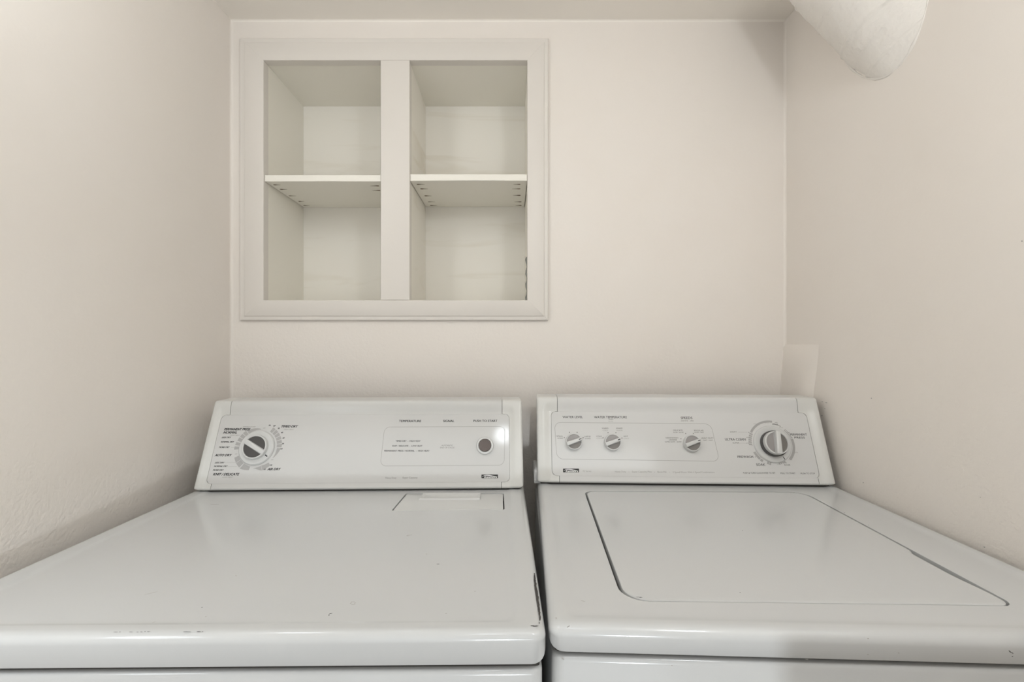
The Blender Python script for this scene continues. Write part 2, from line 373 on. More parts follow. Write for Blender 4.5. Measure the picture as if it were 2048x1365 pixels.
def console(root, face, fas, seamL, seamR, mcap, mband, mfas, topdepth=62, sg_=0.1):
    """fas = panel corner picture points TL,TR,BR,BL ; seams = u of the cap joints at the top and bottom"""
    c = [face.uv(*p) for p in fas]; uL = (c[0][0]+c[3][0])/2; uR = (c[1][0]+c[2][0])/2
    vT = (c[0][1]+c[1][1])/2; vB = (c[2][1]+c[3][1])/2
    rad = 11.0; H = face.H; Rt = 9.0; rec = face.rec; Ltot = H+topdepth
    def w_field(u, s):
        du = max(uL-u, u-uR, 0)/(uL*0.62); ds = max(s-vT, 0)/((H-vT)*0.75); db = max(vB-s, 0)/max(vB, 1)*0.35
        w = -rec*(1-smooth01(max(min(math.hypot(du, ds), 1), db)))
        e = min(u, face.L-u); r = 6.0
        if e < r: w -= r-math.sqrt(max(r*r-(r-e)**2, 0))
        if s < 4: w -= 4-math.sqrt(max(16-(4-s)**2, 0))
        return w
    ang = math.atan2(face.v.z, face.v.dot(face.h))      # slope of the face
    def P(u, s, extra=0.0):
        w = w_field(u, s)+extra
        k = Rt*math.tan(ang/2)
        if s <= H-k: return face.o+face.u*u+face.v*s+face.n*w
        cpos = face.o+face.v*(H-k)-face.n*Rt
        arc = Rt*ang
        if s <= H-k+arc:
            a = (s-(H-k))/Rt
            nrm = face.n*cos(a)+face.v*sin(a)
            return cpos+face.u*u+nrm*(Rt+w)
        nrm = Vector((0, 0, 1)); return cpos+face.u*u+nrm*(Rt+w)+face.h*(s-(H-k+arc))
    def skin(name, ua, ub, s0, s1, m, bl=0.0, ns=None):
        # ua, ub are functions of s
        ks = []; s = s0
        ns = ns or int((s1-s0)/2.2)+2
        grid = []
        for i in range(ns+1):
            s = s0+(s1-s0)*i/ns; a, b = ua(s), ub(s); row = []
            nu = 26
            for j in range(nu+1):
                t = j/nu; t = 0.5-0.5*cos(pi*t); u = a+(b-a)*t
                row.append((P(u, s), P(u, s, -4.0)))
            grid.append(row)
        bm = bmesh.new(); T = [[bm.verts.new(p[0]) for p in r] for r in grid]; B = [[bm.verts.new(p[1]) for p in r] for r in grid]
        ni, nj = len(T), len(T[0])
        for i in range(ni-1):
            for j in range(nj-1):
                bm.faces.new((T[i][j], T[i][j+1], T[i+1][j+1], T[i+1][j])); bm.faces.new((B[i][j], B[i+1][j], B[i+1][j+1], B[i][j+1]))
        for i in range(ni-1):
            bm.faces.new((T[i][0], T[i+1][0], B[i+1][0], B[i][0])); bm.faces.new((T[i][-1], B[i][-1], B[i+1][-1], T[i+1][-1]))
        for j in range(nj-1):
            bm.faces.new((T[0][j], B[0][j], B[0][j+1], T[0][j+1])); bm.faces.new((T[-1][j], T[-1][j+1], B[-1][j+1], B[-1][j]))
        return mkobj(name, bm, m, parent=core, smooth=50)
    # solid core behind the plastic pieces
    prof = []
    for s in (6, H*0.3, H*0.6, H-12): prof.append(P(face.L/2, s, -4.6)-face.u*(face.L/2)-face.n*(face.rec+0.0 if True else 0))
    topc = face.o+face.v*(H-6)-face.n*16
    def pr(u):
        b0 = face.o+face.u*u
        p1 = b0+face.v*5-face.n*(rec+5); p2 = b0+face.v*(H-8)-face.n*(rec+5)
        p3 = Vector((0, 0, 1))*(face.o.z+face.v.z*H-5.5); 
        t = face.o+face.v*H
        q3 = b0+(t-face.o)+face.h*8; q3.z = t.z-5.2
        q4 = b0+(t-face.o)+face.h*(topdepth-2); q4.z = t.z-5.2
        q5 = Vector((q4.x, q4.y, face.o.z-1))
        q6 = Vector((p1.x, p1.y, face.o.z-1))
        return [q6, p1, p2, q3, q4, q5]
    core = mkobj('console_housing', loft([pr(3), pr(face.L-3)]), M['seam'], parent=root, smooth=0)
    for ua_, ub_ in ((1.0, 2.9), (face.L-2.9, face.L-1.0)):
        mkobj('console_end', loft([pr(ua_), pr(ub_)]), mcap, parent=core, smooth=0)
    def fil(s, base, out, dirn):
        """inner edge of a cap with a fillet round the panel corner"""
        g = 0.5
        if s > vT+g or s < vB-g: return out
        d = min(vT+g-s, s-(vB-g))
        x = base
        if d < rad: x = base+dirn*(rad-math.sqrt(max(rad*rad-(rad-d)**2, 0)))
        return x
    r0 = 9.0
    def outerL(s): return 0.0 if s > r0 else r0-math.sqrt(max(r0*r0-(r0-s)**2, 0))
    # caps as three stacked zones so the step at the seams is crisp
    def cap(side):
        us_t, us_b = (seamL if side < 0 else seamR)
        base = (uL-0.25) if side < 0 else (uR+0.25)
        lim = base-0.0
        bm_parts = []
        def inner(s, zone):
            if zone == 2: return us_t
            if zone == 0: return us_b
            return fil(s, base, base, 1 if side < 0 else -1)
        first = None
        for zone, (a, b) in enumerate(((0.0, vB-0.5), (vB-0.5, vT+0.5), (vT+0.5, Ltot))):
            if side < 0: fa = outerL; fb = (lambda s, z=zone: inner(s, z))
            else: fa = (lambda s, z=zone: inner(s, z)); fb = (lambda s: face.L-outerL(s))
            o = skin('end_cap', fa, fb, a, b, mcap)
            bm_parts.append(o)
        # join the three zones into one mesh
        bm = bmesh.new()
        for o in bm_parts: bm.from_mesh(o.data)
        bmesh.ops.remove_doubles(bm, verts=bm.verts, dist=0.00005)
        me = bm_parts[0].data; bm.to_mesh(me); bm.free(); me.set_sharp_from_angle(angle=R(50))
        for o in bm_parts[1:]: bpy.data.objects.remove(o)
    cap(-1); cap(1)
    g = 1.0
    skin('top_trim', lambda s: seamL[0]+g, lambda s: seamR[0]-g, vT+0.05, Ltot, mband)
    skin('bottom_trim', lambda s: seamL[1]+g, lambda s: seamR[1]-g, 0.0, vB-0.05, mband)
    # printed panel
    q = [Vector((uL+sg_, vB, 0)), Vector((uR-sg_, vB, 0)), Vector((uR-sg_, vT, 0)), Vector((uL+sg_, vT, 0))]; 
    poly = [face.at(p.x, p.y, 0) for p in rquad(q, rad, 8)]
    pan = mkobj('control_panel', loft([[p-face.n*(rec+4.5) for p in poly], [p-face.n*(rec+0.35) for p in poly], [p+(face.at(face.L/2, H/2, 0)-p).normalized()*0.4-face.n*rec for p in poly]]), mfas, parent=root, smooth=20)
    return core, pan

def knob(root, face, px, py, name, rs, hs, rk, hk, ang, ins, label=None, stem=None, bar=0.36, skirt_line=True, hb=4.0, lab=None, tick=None):
    """dial: wide skirt (rs, hs), knob (rk up to hk), grip bar across at ang degrees"""
    cu, cv = face.uv(px, py)
    def lathe(prof, seg=48):
        rings = [[face.at(cu+r*cos(a), cv+r*sin(a), -face.rec+h) for a in [2*pi*k/seg for k in range(seg)]] for r, h in prof]
        return loft(rings)
    if rs: prof0 = [(rs, -0.5), (rs, hs*0.45), (rs-0.8, hs*0.8), (rs-2.2, hs), (rk*0.6, hs)]
    else: prof0 = None
    if prof0:
        k = mkobj(name, lathe(prof0), M['plastic'], parent=root, smooth=30)
        body_parent, nm = k, 'knob_body'
    else: body_parent, nm = root, name
    base = hs if rs else 0.6
    if stem:
        mkobj('knob_stem', lathe([(stem[0], base-1), (stem[0], base+stem[1])]), M['insd'], parent=body_parent, smooth=30); base += stem[1]
    rr = rk
    b = mkobj(nm, lathe([(rr, base-0.5 if not rs else base), (rr, base+0.2), (rr*0.985, hk-1.0), (rr*0.95, hk), (rr*0.88, hk), (rr*0.86, hk-2.2), (rr*0.3, hk-2.2)]), M['plastic'], parent=body_parent, smooth=32)
    P3 = k if rs else b
    ca, sa = cos(R(ang)), sin(R(ang))
    def L2(a, bb): return (cu+a*ca-bb*sa, cv+a*sa+bb*ca)
    # grip bar
    hw = rr*bar/2; La = math.sqrt(rr*rr*0.975-hw*hw)
    pts = []
    for a, bb in ((-La, -hw), (La, -hw*0.8), (La, hw*0.8), (-La, hw)): pts.append(L2(a, bb))
    q = rquad([Vector((*p, 0)) for p in pts], hw*0.22, 4)
    cc = Vector((cu, cv, 0))
    rings = [[face.at(p.x, p.y, -face.rec+hk-2.3) for p in q], [face.at(p.x, p.y, -face.rec+hk+hb-1.2) for p in q], [face.at(*( (p+(cc-p)*0.03).xy), -face.rec+hk+hb-0.3) for p in q], [face.at(*((p+(cc-p)*0.09).xy), -face.rec+hk+hb) for p in q]]
    mkobj('grip_bar', loft(rings), M['plastic'], parent=P3, smooth=40)
    # inserts either side of the bar
    for sg in (1, -1):
        ri = rr*0.85; a0 = math.asin(min(0.99, (hw*1.12)/ri)); poly = []
        for kk in range(19):
            a = a0+(pi-2*a0)*kk/18; poly.append(L2(ri*cos(a), sg*ri*sin(a)))
        if sg < 0: poly = poly[::-1]
        mkobj('knob_insert', loft([[face.at(*p, -face.rec+hk-2.3) for p in poly], [face.at(*p, -face.rec+hk-1.3) for p in poly]]), ins if not isinstance(ins, tuple) else ins[0 if sg > 0 else 1], parent=P3, smooth=0)
    if tick:     # printed pointer mark
        a0, t0, t1, hh, tw = tick
        c1, s1 = cos(R(a0)), sin(R(a0))
        pl = [(cu+a*c1-bb*s1, cv+a*s1+bb*c1) for a, bb in ((t0, -tw), (t1, -tw), (t1, tw), (t0, tw))]
        mkobj('pointer_mark', loft([[face.at(*p, -face.rec+hh) for p in pl], [face.at(*p, -face.rec+hh+0.15) for p in pl]]), M['ink'], parent=P3, smooth=0)
    return P3
def logo(face, pan, x0, x1, y0, y1):
    """dark badge with a pale swoosh and script name"""
    bm = bmesh.new(); c = [Vector((*face.uv(*p), 0)) for p in ((x0, y1), (x1, y1), (x1, y0), (x0, y0))]
    bm.faces.new([bm.verts.new(face.at(p.x, p.y, -face.rec+0.1)) for p in rquad(c, 1.0, 3)])
    mkobj('brand_badge', bm, M['ink'], parent=pan, smooth=0)
    bm = bmesh.new(); w, h = x1-x0, y1-y0
    add_text(bm, face, 'Kenmore', x0+w*0.17, x1-w*0.06, y1-h*0.10, h*0.50, shear=0.25, bold=0.03, off=0.2)
    pts = []
    for k in range(9):
        t = k/8; pts.append((x0+w*(0.05+0.9*t), y0+h*(0.62-0.42*sin(pi*(t**0.55))), h*0.09*(1-abs(2*t-1))+0.25))
    prev = None
    for x, y, th in pts:
        a = bm.verts.new(face.at(*face.uv(x, y-th), -face.rec+0.2)); b = bm.verts.new(face.at(*face.uv(x, y+th), -face.rec+0.2))
        if prev: bm.faces.new((prev[0], prev[1], b, a))
        prev = (a, b)
    mkobj('badge_script', bm, M['white'], parent=pan, smooth=0, kind='stuff')
def flakes(name, root, z, items, m, n=None):
    """paint chips / scuffs lying on a level surface: (px,py,len_mm,wid_mm,angle)"""
    bm = bmesh.new()
    for px, py, L_, w_, a in items:
        y = -z*F/(py-PY); x = (px-PX)*y/F; k = 10; pts = []
        for i in range(k):
            b = 2*pi*i/k; r = random.uniform(0.7, 1.2); p = (L_/2*cos(b)*r, w_/2*sin(b)*r)
            pts.append(Vector((x+p[0]*cos(R(a))-p[1]*sin(R(a)), y+p[0]*sin(R(a))+p[1]*cos(R(a)), z+0.12)))
        loft([[p-Vector((0, 0, 0.1)) for p in pts], pts], True, True, bm)
    return mkobj(name, bm, m, parent=root, smooth=0, kind='stuff')

# ------------------------------------------------------------------ dryer (left)
dry = thing('dryer', 'white clothes dryer with charcoal timer dial and brown start button, left of the washer', 'dryer', (-330, 830, -CAMZ))
dq = Quad((-706, 506), (42, 515), (32, 1165), (-684, 1150), -320.0)
def deck_rings(q, lip, r_top=11, r_c=16, rim=33, dip=1.6, side_up=12):
    rings = []
    def low(ring, z):
        out = []
        fl, fr = q.c[0], q.c[1]
        for p in ring:
            # lip is full height along the front, shorter round the sides
            t = (p.x-fl.x)/(fr.x-fl.x); yf = fl.y+(fr.y-fl.y)*t; d = p.y-yf
            k = smooth01(d/20.0); p = p.copy(); p.z = z+side_up*k; out.append(p)
        return out
    rings.append(low(q.inset(3.0, 0, r_c-2), q.z-lip)); rings.append(low(q.inset(0.8, 0, r_c), q.z-lip)); rings.append(low(q.inset(0.0, 0, r_c), q.z-lip+1.5))
    rings.append(q.inset(0.0, -r_top-1, r_c))
    for k in range(7):
        a = pi/2*k/6; rings.append(q.inset(r_top*(1-cos(a)), -r_top*(1-sin(a)), r_c-1))
    return rings
rings = deck_rings(dq, 36)
rings += [dq.inset(14, 0, 14), dq.inset(30, 0, 12, f=18), dq.inset(33, -0.4, 12, f=20.5), dq.inset(37, -1.6, 12, f=24), dq.inset(41, -2.0, 12, f=27), dq.inset(46, -2.0, 12, f=32)]
topd = mkobj('top_panel', loft(rings), M['enamel'], parent=dry, smooth=40)
# recess cut for the lint screen lid
def cutter(poly, z0, z1):
    bm = loft([[Vector((p.x, p.y, z0)) for p in poly], [Vector((p.x, p.y, z1)) for p in poly]]); return bm
def boolean(obj, bm):
    c = mkobj('cutter', bm, M['dark'], parent=None, org=Vector(dry['base'] if obj.parent is dry else was['base']), smooth=0)
    bpy.context.view_layer.update()
    md = obj.modifiers.new('b', 'BOOLEAN'); md.operation = 'DIFFERENCE'; md.object = c; md.solver = 'EXACT'
    dg = bpy.context.evaluated_depsgraph_get(); me = bpy.data.meshes.new_from_object(obj.evaluated_get(dg))
    obj.modifiers.clear(); obj.data = me; bpy.data.objects.remove(c)
def hp(px, py, z): y = -z*F/(py-PY); return Vector(((px-PX)*y/F, y, z))
lid = [hp(783, 1021, -321), hp(1009, 1019, -321), hp(1008, 986.5, -321), hp(812, 986.5, -321)]
boolean(topd, cutter(rquad(lid, 4, 4), -345, -310))
def shrink(c, d):
    cc = sum(c, Vector())/len(c); return [p+Vector(((d if p.x < cc.x else -d), (d if p.y < cc.y else -d), 0)) for p in c]
l2 = shrink(lid, 2.2)
zz = lambda r, z: [Vector((p.x, p.y, z)) for p in r]
lint = mkobj('lint_screen_lid', loft([zz(rquad(l2, 4, 4), -344), zz(rquad(l2, 4, 4), -323.6), zz(rquad(shrink(l2, .7), 4, 4), -322.5), zz(rquad(shrink(l2, 2.2), 4, 4), -322.1)]), M['plastic'], parent=dry, smooth=40)
hc = [hp(836, 1000, -321), hp(961, 999.5, -321), hp(963, 988, -321), hp(846, 988, -321)]
mkobj('lid_grip', loft([zz(rquad(hc, 2, 3), -322.3), zz(rquad(shrink(hc, 1.5), 2, 3), -319), zz(rquad(shrink(hc, 3), 2, 3), -318.4), zz(rquad(shrink(hc, 7), 2, 3), -320.8)]), M['plastic'], parent=lint, smooth=40)
# body
bb = Quad((-702, 508.5), (38, 517.5), (28, 1160), (-680, 1145), -364.0)
bl = [bb.inset(0, -874+0, 14), bb.inset(0, -6, 14), bb.inset(1.4, -2.2, 13), bb.inset(4, -0.4, 11), bb.inset(8, 0, 9)]
mkobj('cabinet_body', loft(bl), M['enamel'], parent=dry, smooth=40)
nk = Quad((-694, 522), (30, 530), (22, 1140), (-672, 1135), -352.0)
mkobj('gap_shade_block', loft([nk.inset(-5, -14, 6), nk.inset(-5, 14, 6)]), M['dark'], parent=dry, smooth=0)  # dark block standing in for the shade under the dryer lip
# console
fd = Face((-679, 996, -314), (32, 1013, -314), 77, 182, 5.0)
def useam(face, px, py): return face.uv(px, py)[0]
core, pan = console(dry, fd, [(444, 830.5), (1017.5, 828.5), (1020.5, 965.5), (412, 967.5)], (useam(fd, 462, 820), useam(fd, 422, 972)), (useam(fd, 1004.5, 815), useam(fd, 1003.5, 972)), M['capplastic'], M['bandd'], M['fasciad'])
mkobj('console_shade_strip', loft([[fd.o+fd.u*a+fd.h*b+Vector((0, 0, c)) for a, b in ((8, 14), (fd.L-8, 14), (fd.L-8, 70), (8, 70))] for c in (-8, 0)]), M['dark'], parent=dry, smooth=0)  # dark strip painted in where shade falls below the console
IT = 0.30
rows = [('PERMANENT PRESS', 448, 500, 861.3, 4.6), ('NORMAL', 446.4, 473.8, 867.8, 4.6), ('AUTO DRY', 429.5, 463, 913.3, 4.7), ('KNIT / DELICATE', 426, 478.3, 951.5, 5.0), ('TIMED DRY', 562.6, 595.8, 855.5, 4.5), ('AIR DRY', 534.7, 561, 941, 4.5)]
texts(fd, rows, M['ink'], pan, shear=IT, bold=0.035)
rows = [('LESS DRY', 443.4, 462.2, 876.8, 2.9), ('NORMAL DRY', 441.4, 468, 885.8, 2.9), ('MORE DRY', 438, 459.2, 896.5, 2.9), ('LESS DRY', 429.5, 449, 927.4, 2.9), ('NORMAL DRY', 427.8, 455.2, 934.5, 2.9), ('MORE DRY', 425.6, 447.2, 942.2, 2.9)]
for t, a, b, y in (('70', 945, 970, 438), ('60', 1003, 1028, 443), ('50', 1055, 1080, 473), ('40', 1095, 1118, 524), ('30', 1112, 1137, 590), ('20', 1103, 1130, 658), ('10', 1090, 1113, 720), ('20', 963, 988, 916), ('10', 888, 910, 968)):
    rows.append((t, 380+a/6.024, 380+b/6.024, 780+y/6.024, 2.6))
texts(fd, rows, M['ink'], pan, shear=IT, bold=0.02)
rows = [('WRINKLE GUARD', 486, 511, 855, 1.8), ('HIGH HEAT', 459.7, 480.4, 872.2, 2), ('LOW HEAT', 444.4, 466.3, 956, 2.2), ('HIGH HEAT', 567.6, 587.5, 860.7, 2)]
for x, y in ((895, 463), (555, 775), (990, 845), (780, 948)): rows.append(('OFF', 380+(x-14)/6.024, 380+(x+14)/6.024, 780+(y+5)/6.024, 1.6))
texts(fd, rows, M['paleink'], pan, name='fine_print', shear=IT)
texts(fd, [('TEMPERATURE', 798, 842, 844.9, 4.5), ('SIGNAL', 886.3, 908.4, 844.7, 4.5), ('PUSH TO START', 947, 994.7, 844.4, 4.4)], M['ink'], pan, bold=0.02)
texts(fd, [('TIMED DRY  -  HIGH HEAT', 791.4, 840.8, 884.2, 3.1), ('KNIT / DELICATE  -  LOW HEAT', 784.7, 844.5, 893.9, 3.1), ('PERMANENT PRESS / NORMAL  -  HIGH HEAT', 768.5, 859, 903.7, 3.1)], M['ink'], pan, bold=0.01)
texts(fd, [('AUTOMATIC', 883, 906, 892.9, 2.8), ('END OF CYCLE', 880.2, 908.7, 897.3, 2.8), ('Heavy Duty', 770.6, 792.5, 958, 3.5), ('Super Capacity', 805, 835, 957.6, 3.5)], M['greyink'], pan, name='fine_print', bold=0.0)
bm = bmesh.new(); outline(bm, fd, [(760, 933), (1008.5, 931.5), (1010.5, 853.2), (769, 854.2)], 13, 0.8)
for x0, x1, y in ((462, 470, 895.5), (450, 474, 926), (456, 474, 933.5)): hline(bm, fd, x0, x1, y, 0.4)
mkobj('printed_outline', bm, M['paleink'], parent=pan, smooth=0, kind='stuff')
logo(fd, pan, 962.9, 995.9, 949.8, 957.2)
bm = bmesh.new(); cu, cv = fd.uv(516, 896)
def segs(bm, face, cu, cv, a0, a1, n, r0, r1, gap=1.6, r0e=None, r1e=None, off=0.1):
    for k in range(n):
        t0, t1 = k/n, (k+1)/n; g = gap/2*(1 if a1 > a0 else -1)
        ro0 = r1+((r1e or r1)-r1)*t0; ro1 = r1+((r1e or r1)-r1)*t1
        ring_poly(bm, face, cu, cv, r0, ro0, a0+(a1-a0)*t0+g, a0+(a1-a0)*t1-g, off, None, ro1)
segs(bm, fd, cu, cv, 62, 0, 6, 41, 52); ring_poly(bm, fd, cu, cv, 42, 51, -1.5, -32, 0.1, 43, 44)
ring_poly(bm, fd, cu, cv, 41, 42.5, 92, 130, 0.1, 41, 51); segs(bm, fd, cu, cv, 131, 163, 3, 41, 51.5); segs(bm, fd, cu, cv, 164, 186, 2, 42, 52, 3)
segs(bm, fd, cu, cv, 204, 234, 2, 42, 52, 1.2, r1e=54); ring_poly(bm, fd, cu, cv, 42, 55, 236, 258, 0.1, 42, 50)
ring_poly(bm, fd, cu, cv, 44, 46, 274, 290, 0.1, 42, 53); ring_poly(bm, fd, cu, cv, 42, 53, 291, 312, 0.1, 44, 52)
mkobj('dial_scale', bm, M['scaleink'], parent=pan, smooth=0, kind='stuff')
knob(dry, fd, 514.5, 896.5, 'timer_dial', 38.5, 6, 27, 15, -30, M['insd'], hb=1.5, bar=0.40, tick=(-35, 28.5, 35, 6.05, 1.2))
# start button
cu, cv = fd.uv(970, 892.5)
def lathe_on(face, cu, cv, prof, seg=40):
    return loft([[face.at(cu+r*cos(a), cv+r*sin(a), -face.rec+h) for a in [2*pi*k/seg for k in range(seg)]] for r, h in prof])
sb = mkobj('start_button', lathe_on(fd, cu, cv, [(19.5, -0.5), (19.5, 4), (18.5, 6.5), (16, 7.5), (14.8, 7.5), (14.6, 6), (8, 6)]), M['plastic'], parent=dry, smooth=30)
mkobj('button_cap', lathe_on(fd, cu, cv, [(14.0, 5.9), (14.0, 9.2), (13.2, 10), (11.5, 9.6), (6, 9.2), (2, 9.1)]), M['btn'], parent=sb, smooth=30)
# paint chips on the dryer top
random.seed(11)
bm = bmesh.new()
pl = [(1068.5, 1147, 1.2), (1069.5, 1160, 3), (1071, 1172, 4.2), (1073, 1186, 4.5), (1075, 1200, 4.6), (1077, 1213, 4), (1078.5, 1224, 3.4), (1080, 1234, 2.2), (1080, 1244, 1.0)]
L_, R_ = [], []
for i in range(len(pl)-1):
    for k in range(5):
        t = k/5; x = pl[i][0]+(pl[i+1][0]-pl[i][0])*t; y = pl[i][1]+(pl[i+1][1]-pl[i][1])*t; w_ = pl[i][2]+(pl[i+1][2]-pl[i][2])*t
        a = hp(x-w_/2+random.uniform(-.5, .3), y, -319.8); b = hp(x+w_/2+random.uniform(-.3, 1.1), y, -319.8); L_.append(a); R_.append(b)
bmc = bmesh.new(); va = [bmc.verts.new(p) for p in L_]; vb = [bmc.verts.new(p) for p in R_]
for i in range(len(va)-1): bmc.faces.new((va[i], vb[i], vb[i+1], va[i+1]))
mkobj('paint_chip', bmc, M['chip'], parent=topd, smooth=0, label='long dark paint chip')
flakes('small_paint_chips', topd, -320.0, [(1065, 1252.5, 5, .9, 0), (1071, 1253, 7, 1.2, 5), (1078.5, 1247, 2, 2, 0)] +
       [(x, 1264.5+random.uniform(-.6, .6), random.uniform(1, 6), random.uniform(.4, 1.0), 0) for x in (232, 240, 262, 275, 283, 290, 297, 372, 378, 398, 405)], M['chip'])
flakes('small_paint_chips', topd, -322.0, [(876, 1129, 4.5, 1.3, 0), (661, 1228, 3.5, 1.5, 20), (658, 1231, 1.6, 2, 0), (404, 1215.5, 1.4, 1.2, 0)], M['chip'])
flakes('scuff_marks', topd, -322.0, [(819, 1071, 9, 1.4, 12), (815, 1072.5, 4, 1, 0), (853, 1109, 2, 2, 0), (702, 1207, 3, 1.4, 60), (710, 1207, 3, 1.4, 90), (706, 1210, 5, .8, 0), (706, 1204.5, 5, .8, 0), (472, 1152, 5, 1.0, -50), (303, 1187, 14, .9, 35),
       (950, 1183.5, 2.5, 1.5, 0), (892, 1227.5, 2.5, 1.5, 0), (430, 1010, 14, 1.3, 8), (428, 991, 3, 2, 0), (412, 1234, 2, 1, 0), (305, 1246, 6, .7, 30)], M['scuff'])

# ------------------------------------------------------------------ washer (right)
was = thing('washing_machine', 'white top-loading washing machine with closed lid and four control knobs, right of the dryer', 'washing machine', (395, 830, -CAMZ))
wq = Quad((45, 523), (728, 494), (735, 1150), (69, 1165), -318.0)
rings = deck_rings(wq, 29, r_top=12, side_up=10, r_c=17)
rings += [wq.inset(15, 0, 14), wq.inset(20, 0, 12, f=16), wq.inset(23, -0.5, 12, f=20), wq.inset(28, -1.5, 12, f=24), wq.inset(34, -2.0, 12, f=30), wq.inset(39, -2.0, 12, f=35)]
topw = mkobj('top_panel', loft(rings), M['enamel'], parent=was, smooth=40)
lo = [Vector((141, 577, 0)), Vector((619, 566, 0)), Vector((635, 1003, 0)), Vector((163, 1010, 0))]
boolean(topw, cutter(rquad(lo, [34, 15, 34, 22], 8), -345, -300))
ld = [Vector((146.5, 579.5, 0)), Vector((617.5, 568.5, 0)), Vector((633.6, 1001.5, 0)), Vector((167, 1008.5, 0))]
def lidring(d, z):
    c = [ld[0]+Vector((d, d, 0)), ld[1]+Vector((-d, d, 0)), ld[2]+Vector((-d, -d, 0)), ld[3]+Vector((d, -d, 0))]
    pts = rquad(c, [32-d, 14-d*.4, 32-d, 20-d], 8)
    # finger scoop in the front half of the right edge
    out = []
    for i, p in enumerate(pts):
        out.append(p); q = pts[(i+1) % len(pts)]
        if (p-q).length > 200:
            for k in range(1, 40):
                t = k/40; m = p.lerp(q, t)
                if m.x > 500 and 580 < m.y < 990:
                    s_ = smooth01((722-m.y)/14)*smooth01((m.y-590)/60); m = m+Vector((-6.5*s_, 0, 0))
                out.append(m)
    return [Vector((p.x, p.y, z)) for p in out]
mkobj('lid', loft([lidring(0.3, -344), lidring(0, -322.4), lidring(0.5, -321.0), lidring(2.0, -320.2), lidring(4.0, -320.0), lidring(8.0, -320.0)]), M['enamel'], parent=was, smooth=40)
bb = Quad((49, 525.5), (724, 496.5), (731, 1145), (65, 1160), -354.0)
mkobj('cabinet_body', loft([bb.inset(0, -884.5, 14), bb.inset(0, -6, 14), bb.inset(1.4, -2.2, 13), bb.inset(4, -0.4, 11), bb.inset(8, 0, 9)]), M['enamel'], parent=was, smooth=40)
nk = Quad((58, 540), (715, 511), (722, 1130), (75, 1140), -345.0)
mkobj('gap_shade_block', loft([nk.inset(-5, -12, 6), nk.inset(-5, 12, 6)]), M['dark'], parent=was, smooth=0)  # near-black filler gives the washer's lip gap its shade
# upturned rear corner of the sheet-metal top
bm = bmesh.new(); rings = []
for y, zt in ((1062, -300), (1066, -291), (1074, -287), (1140, -287)):
    rings.append([Vector((58, y, -319)), Vector((72, y, -319)), Vector((68, y, zt)), Vector((60, y, zt+1)), Vector((57, y, zt-4))])
loft(rings, True, True, bm); mkobj('corner_upstand', bm, M['enamel'], parent=was, smooth=50)
fw = Face((64, 1046, -311.5), (723, 1024, -311.5), 70, 184, 4.5)
core, pan = console(was, fw, [(1101.5, 823), (1606, 827), (1646.5, 957), (1104.5, 952)], (useam(fw, 1114, 808), useam(fw, 1118.5, 960)), (useam(fw, 1594.5, 815), useam(fw, 1638, 964)), M['capplastic'], M['fascia'], M['fascia'], sg_=0.35)
mkobj('console_shade_strip', loft([[fw.o+fw.u*a+fw.h*b+Vector((0, 0, c)) for a, b in ((8, 14), (fw.L-8, 14), (fw.L-8, 70), (8, 70))] for c in (-8.5, 0)]), M['dark'], parent=was, smooth=0)  # added dark strip deepens the shade beneath the washer console
def c3(t, a, b, y, cap): return (t, 1060+a/6.024, 1060+b/6.024, 780+y/6.024, cap)
def c4(t, a, b, y, cap): return (t, 1400+a/6.024, 1400+b/6.024, 780+y/6.024, cap)
texts(fw, [c3('WATER LEVEL', 393, 637, 343, 4.5), c3('WATER TEMPERATURE', 773, 1168, 345, 4.5), c3('SPEEDS', 1818, 1957, 354, 4.6),
           c4('PERMANENT', 1090, 1290, 553, 4.2), c4('PRESS', 1140, 1265, 588, 3.8), c4('ULTRA CLEAN', 303, 552, 612, 4.5), c4('PREWASH', 455, 642, 822, 4.4), c4('SOAK', 680, 787, 917, 4.6)], M['ink'], pan, bold=0.008)
texts(fw, [c4('PUSH & TURN CLOCKWISE TO SET', 522, 910, 1013, 2.9), c4('PULL TO START', 973, 1150, 1016, 2.9), c4('PUSH TO STOP', 1215, 1385, 1019, 2.9),
           c3('WASH', 945, 1002, 361, 1.8), c4('2ND', 1010, 1048, 888, 1.8), c4('RINSE', 1017, 1087, 915, 2.6), c4('2ND', 900, 935, 400, 1.6), c4('RINSE', 872, 942, 425, 2.6)], M['ink'], pan, bold=0.0)
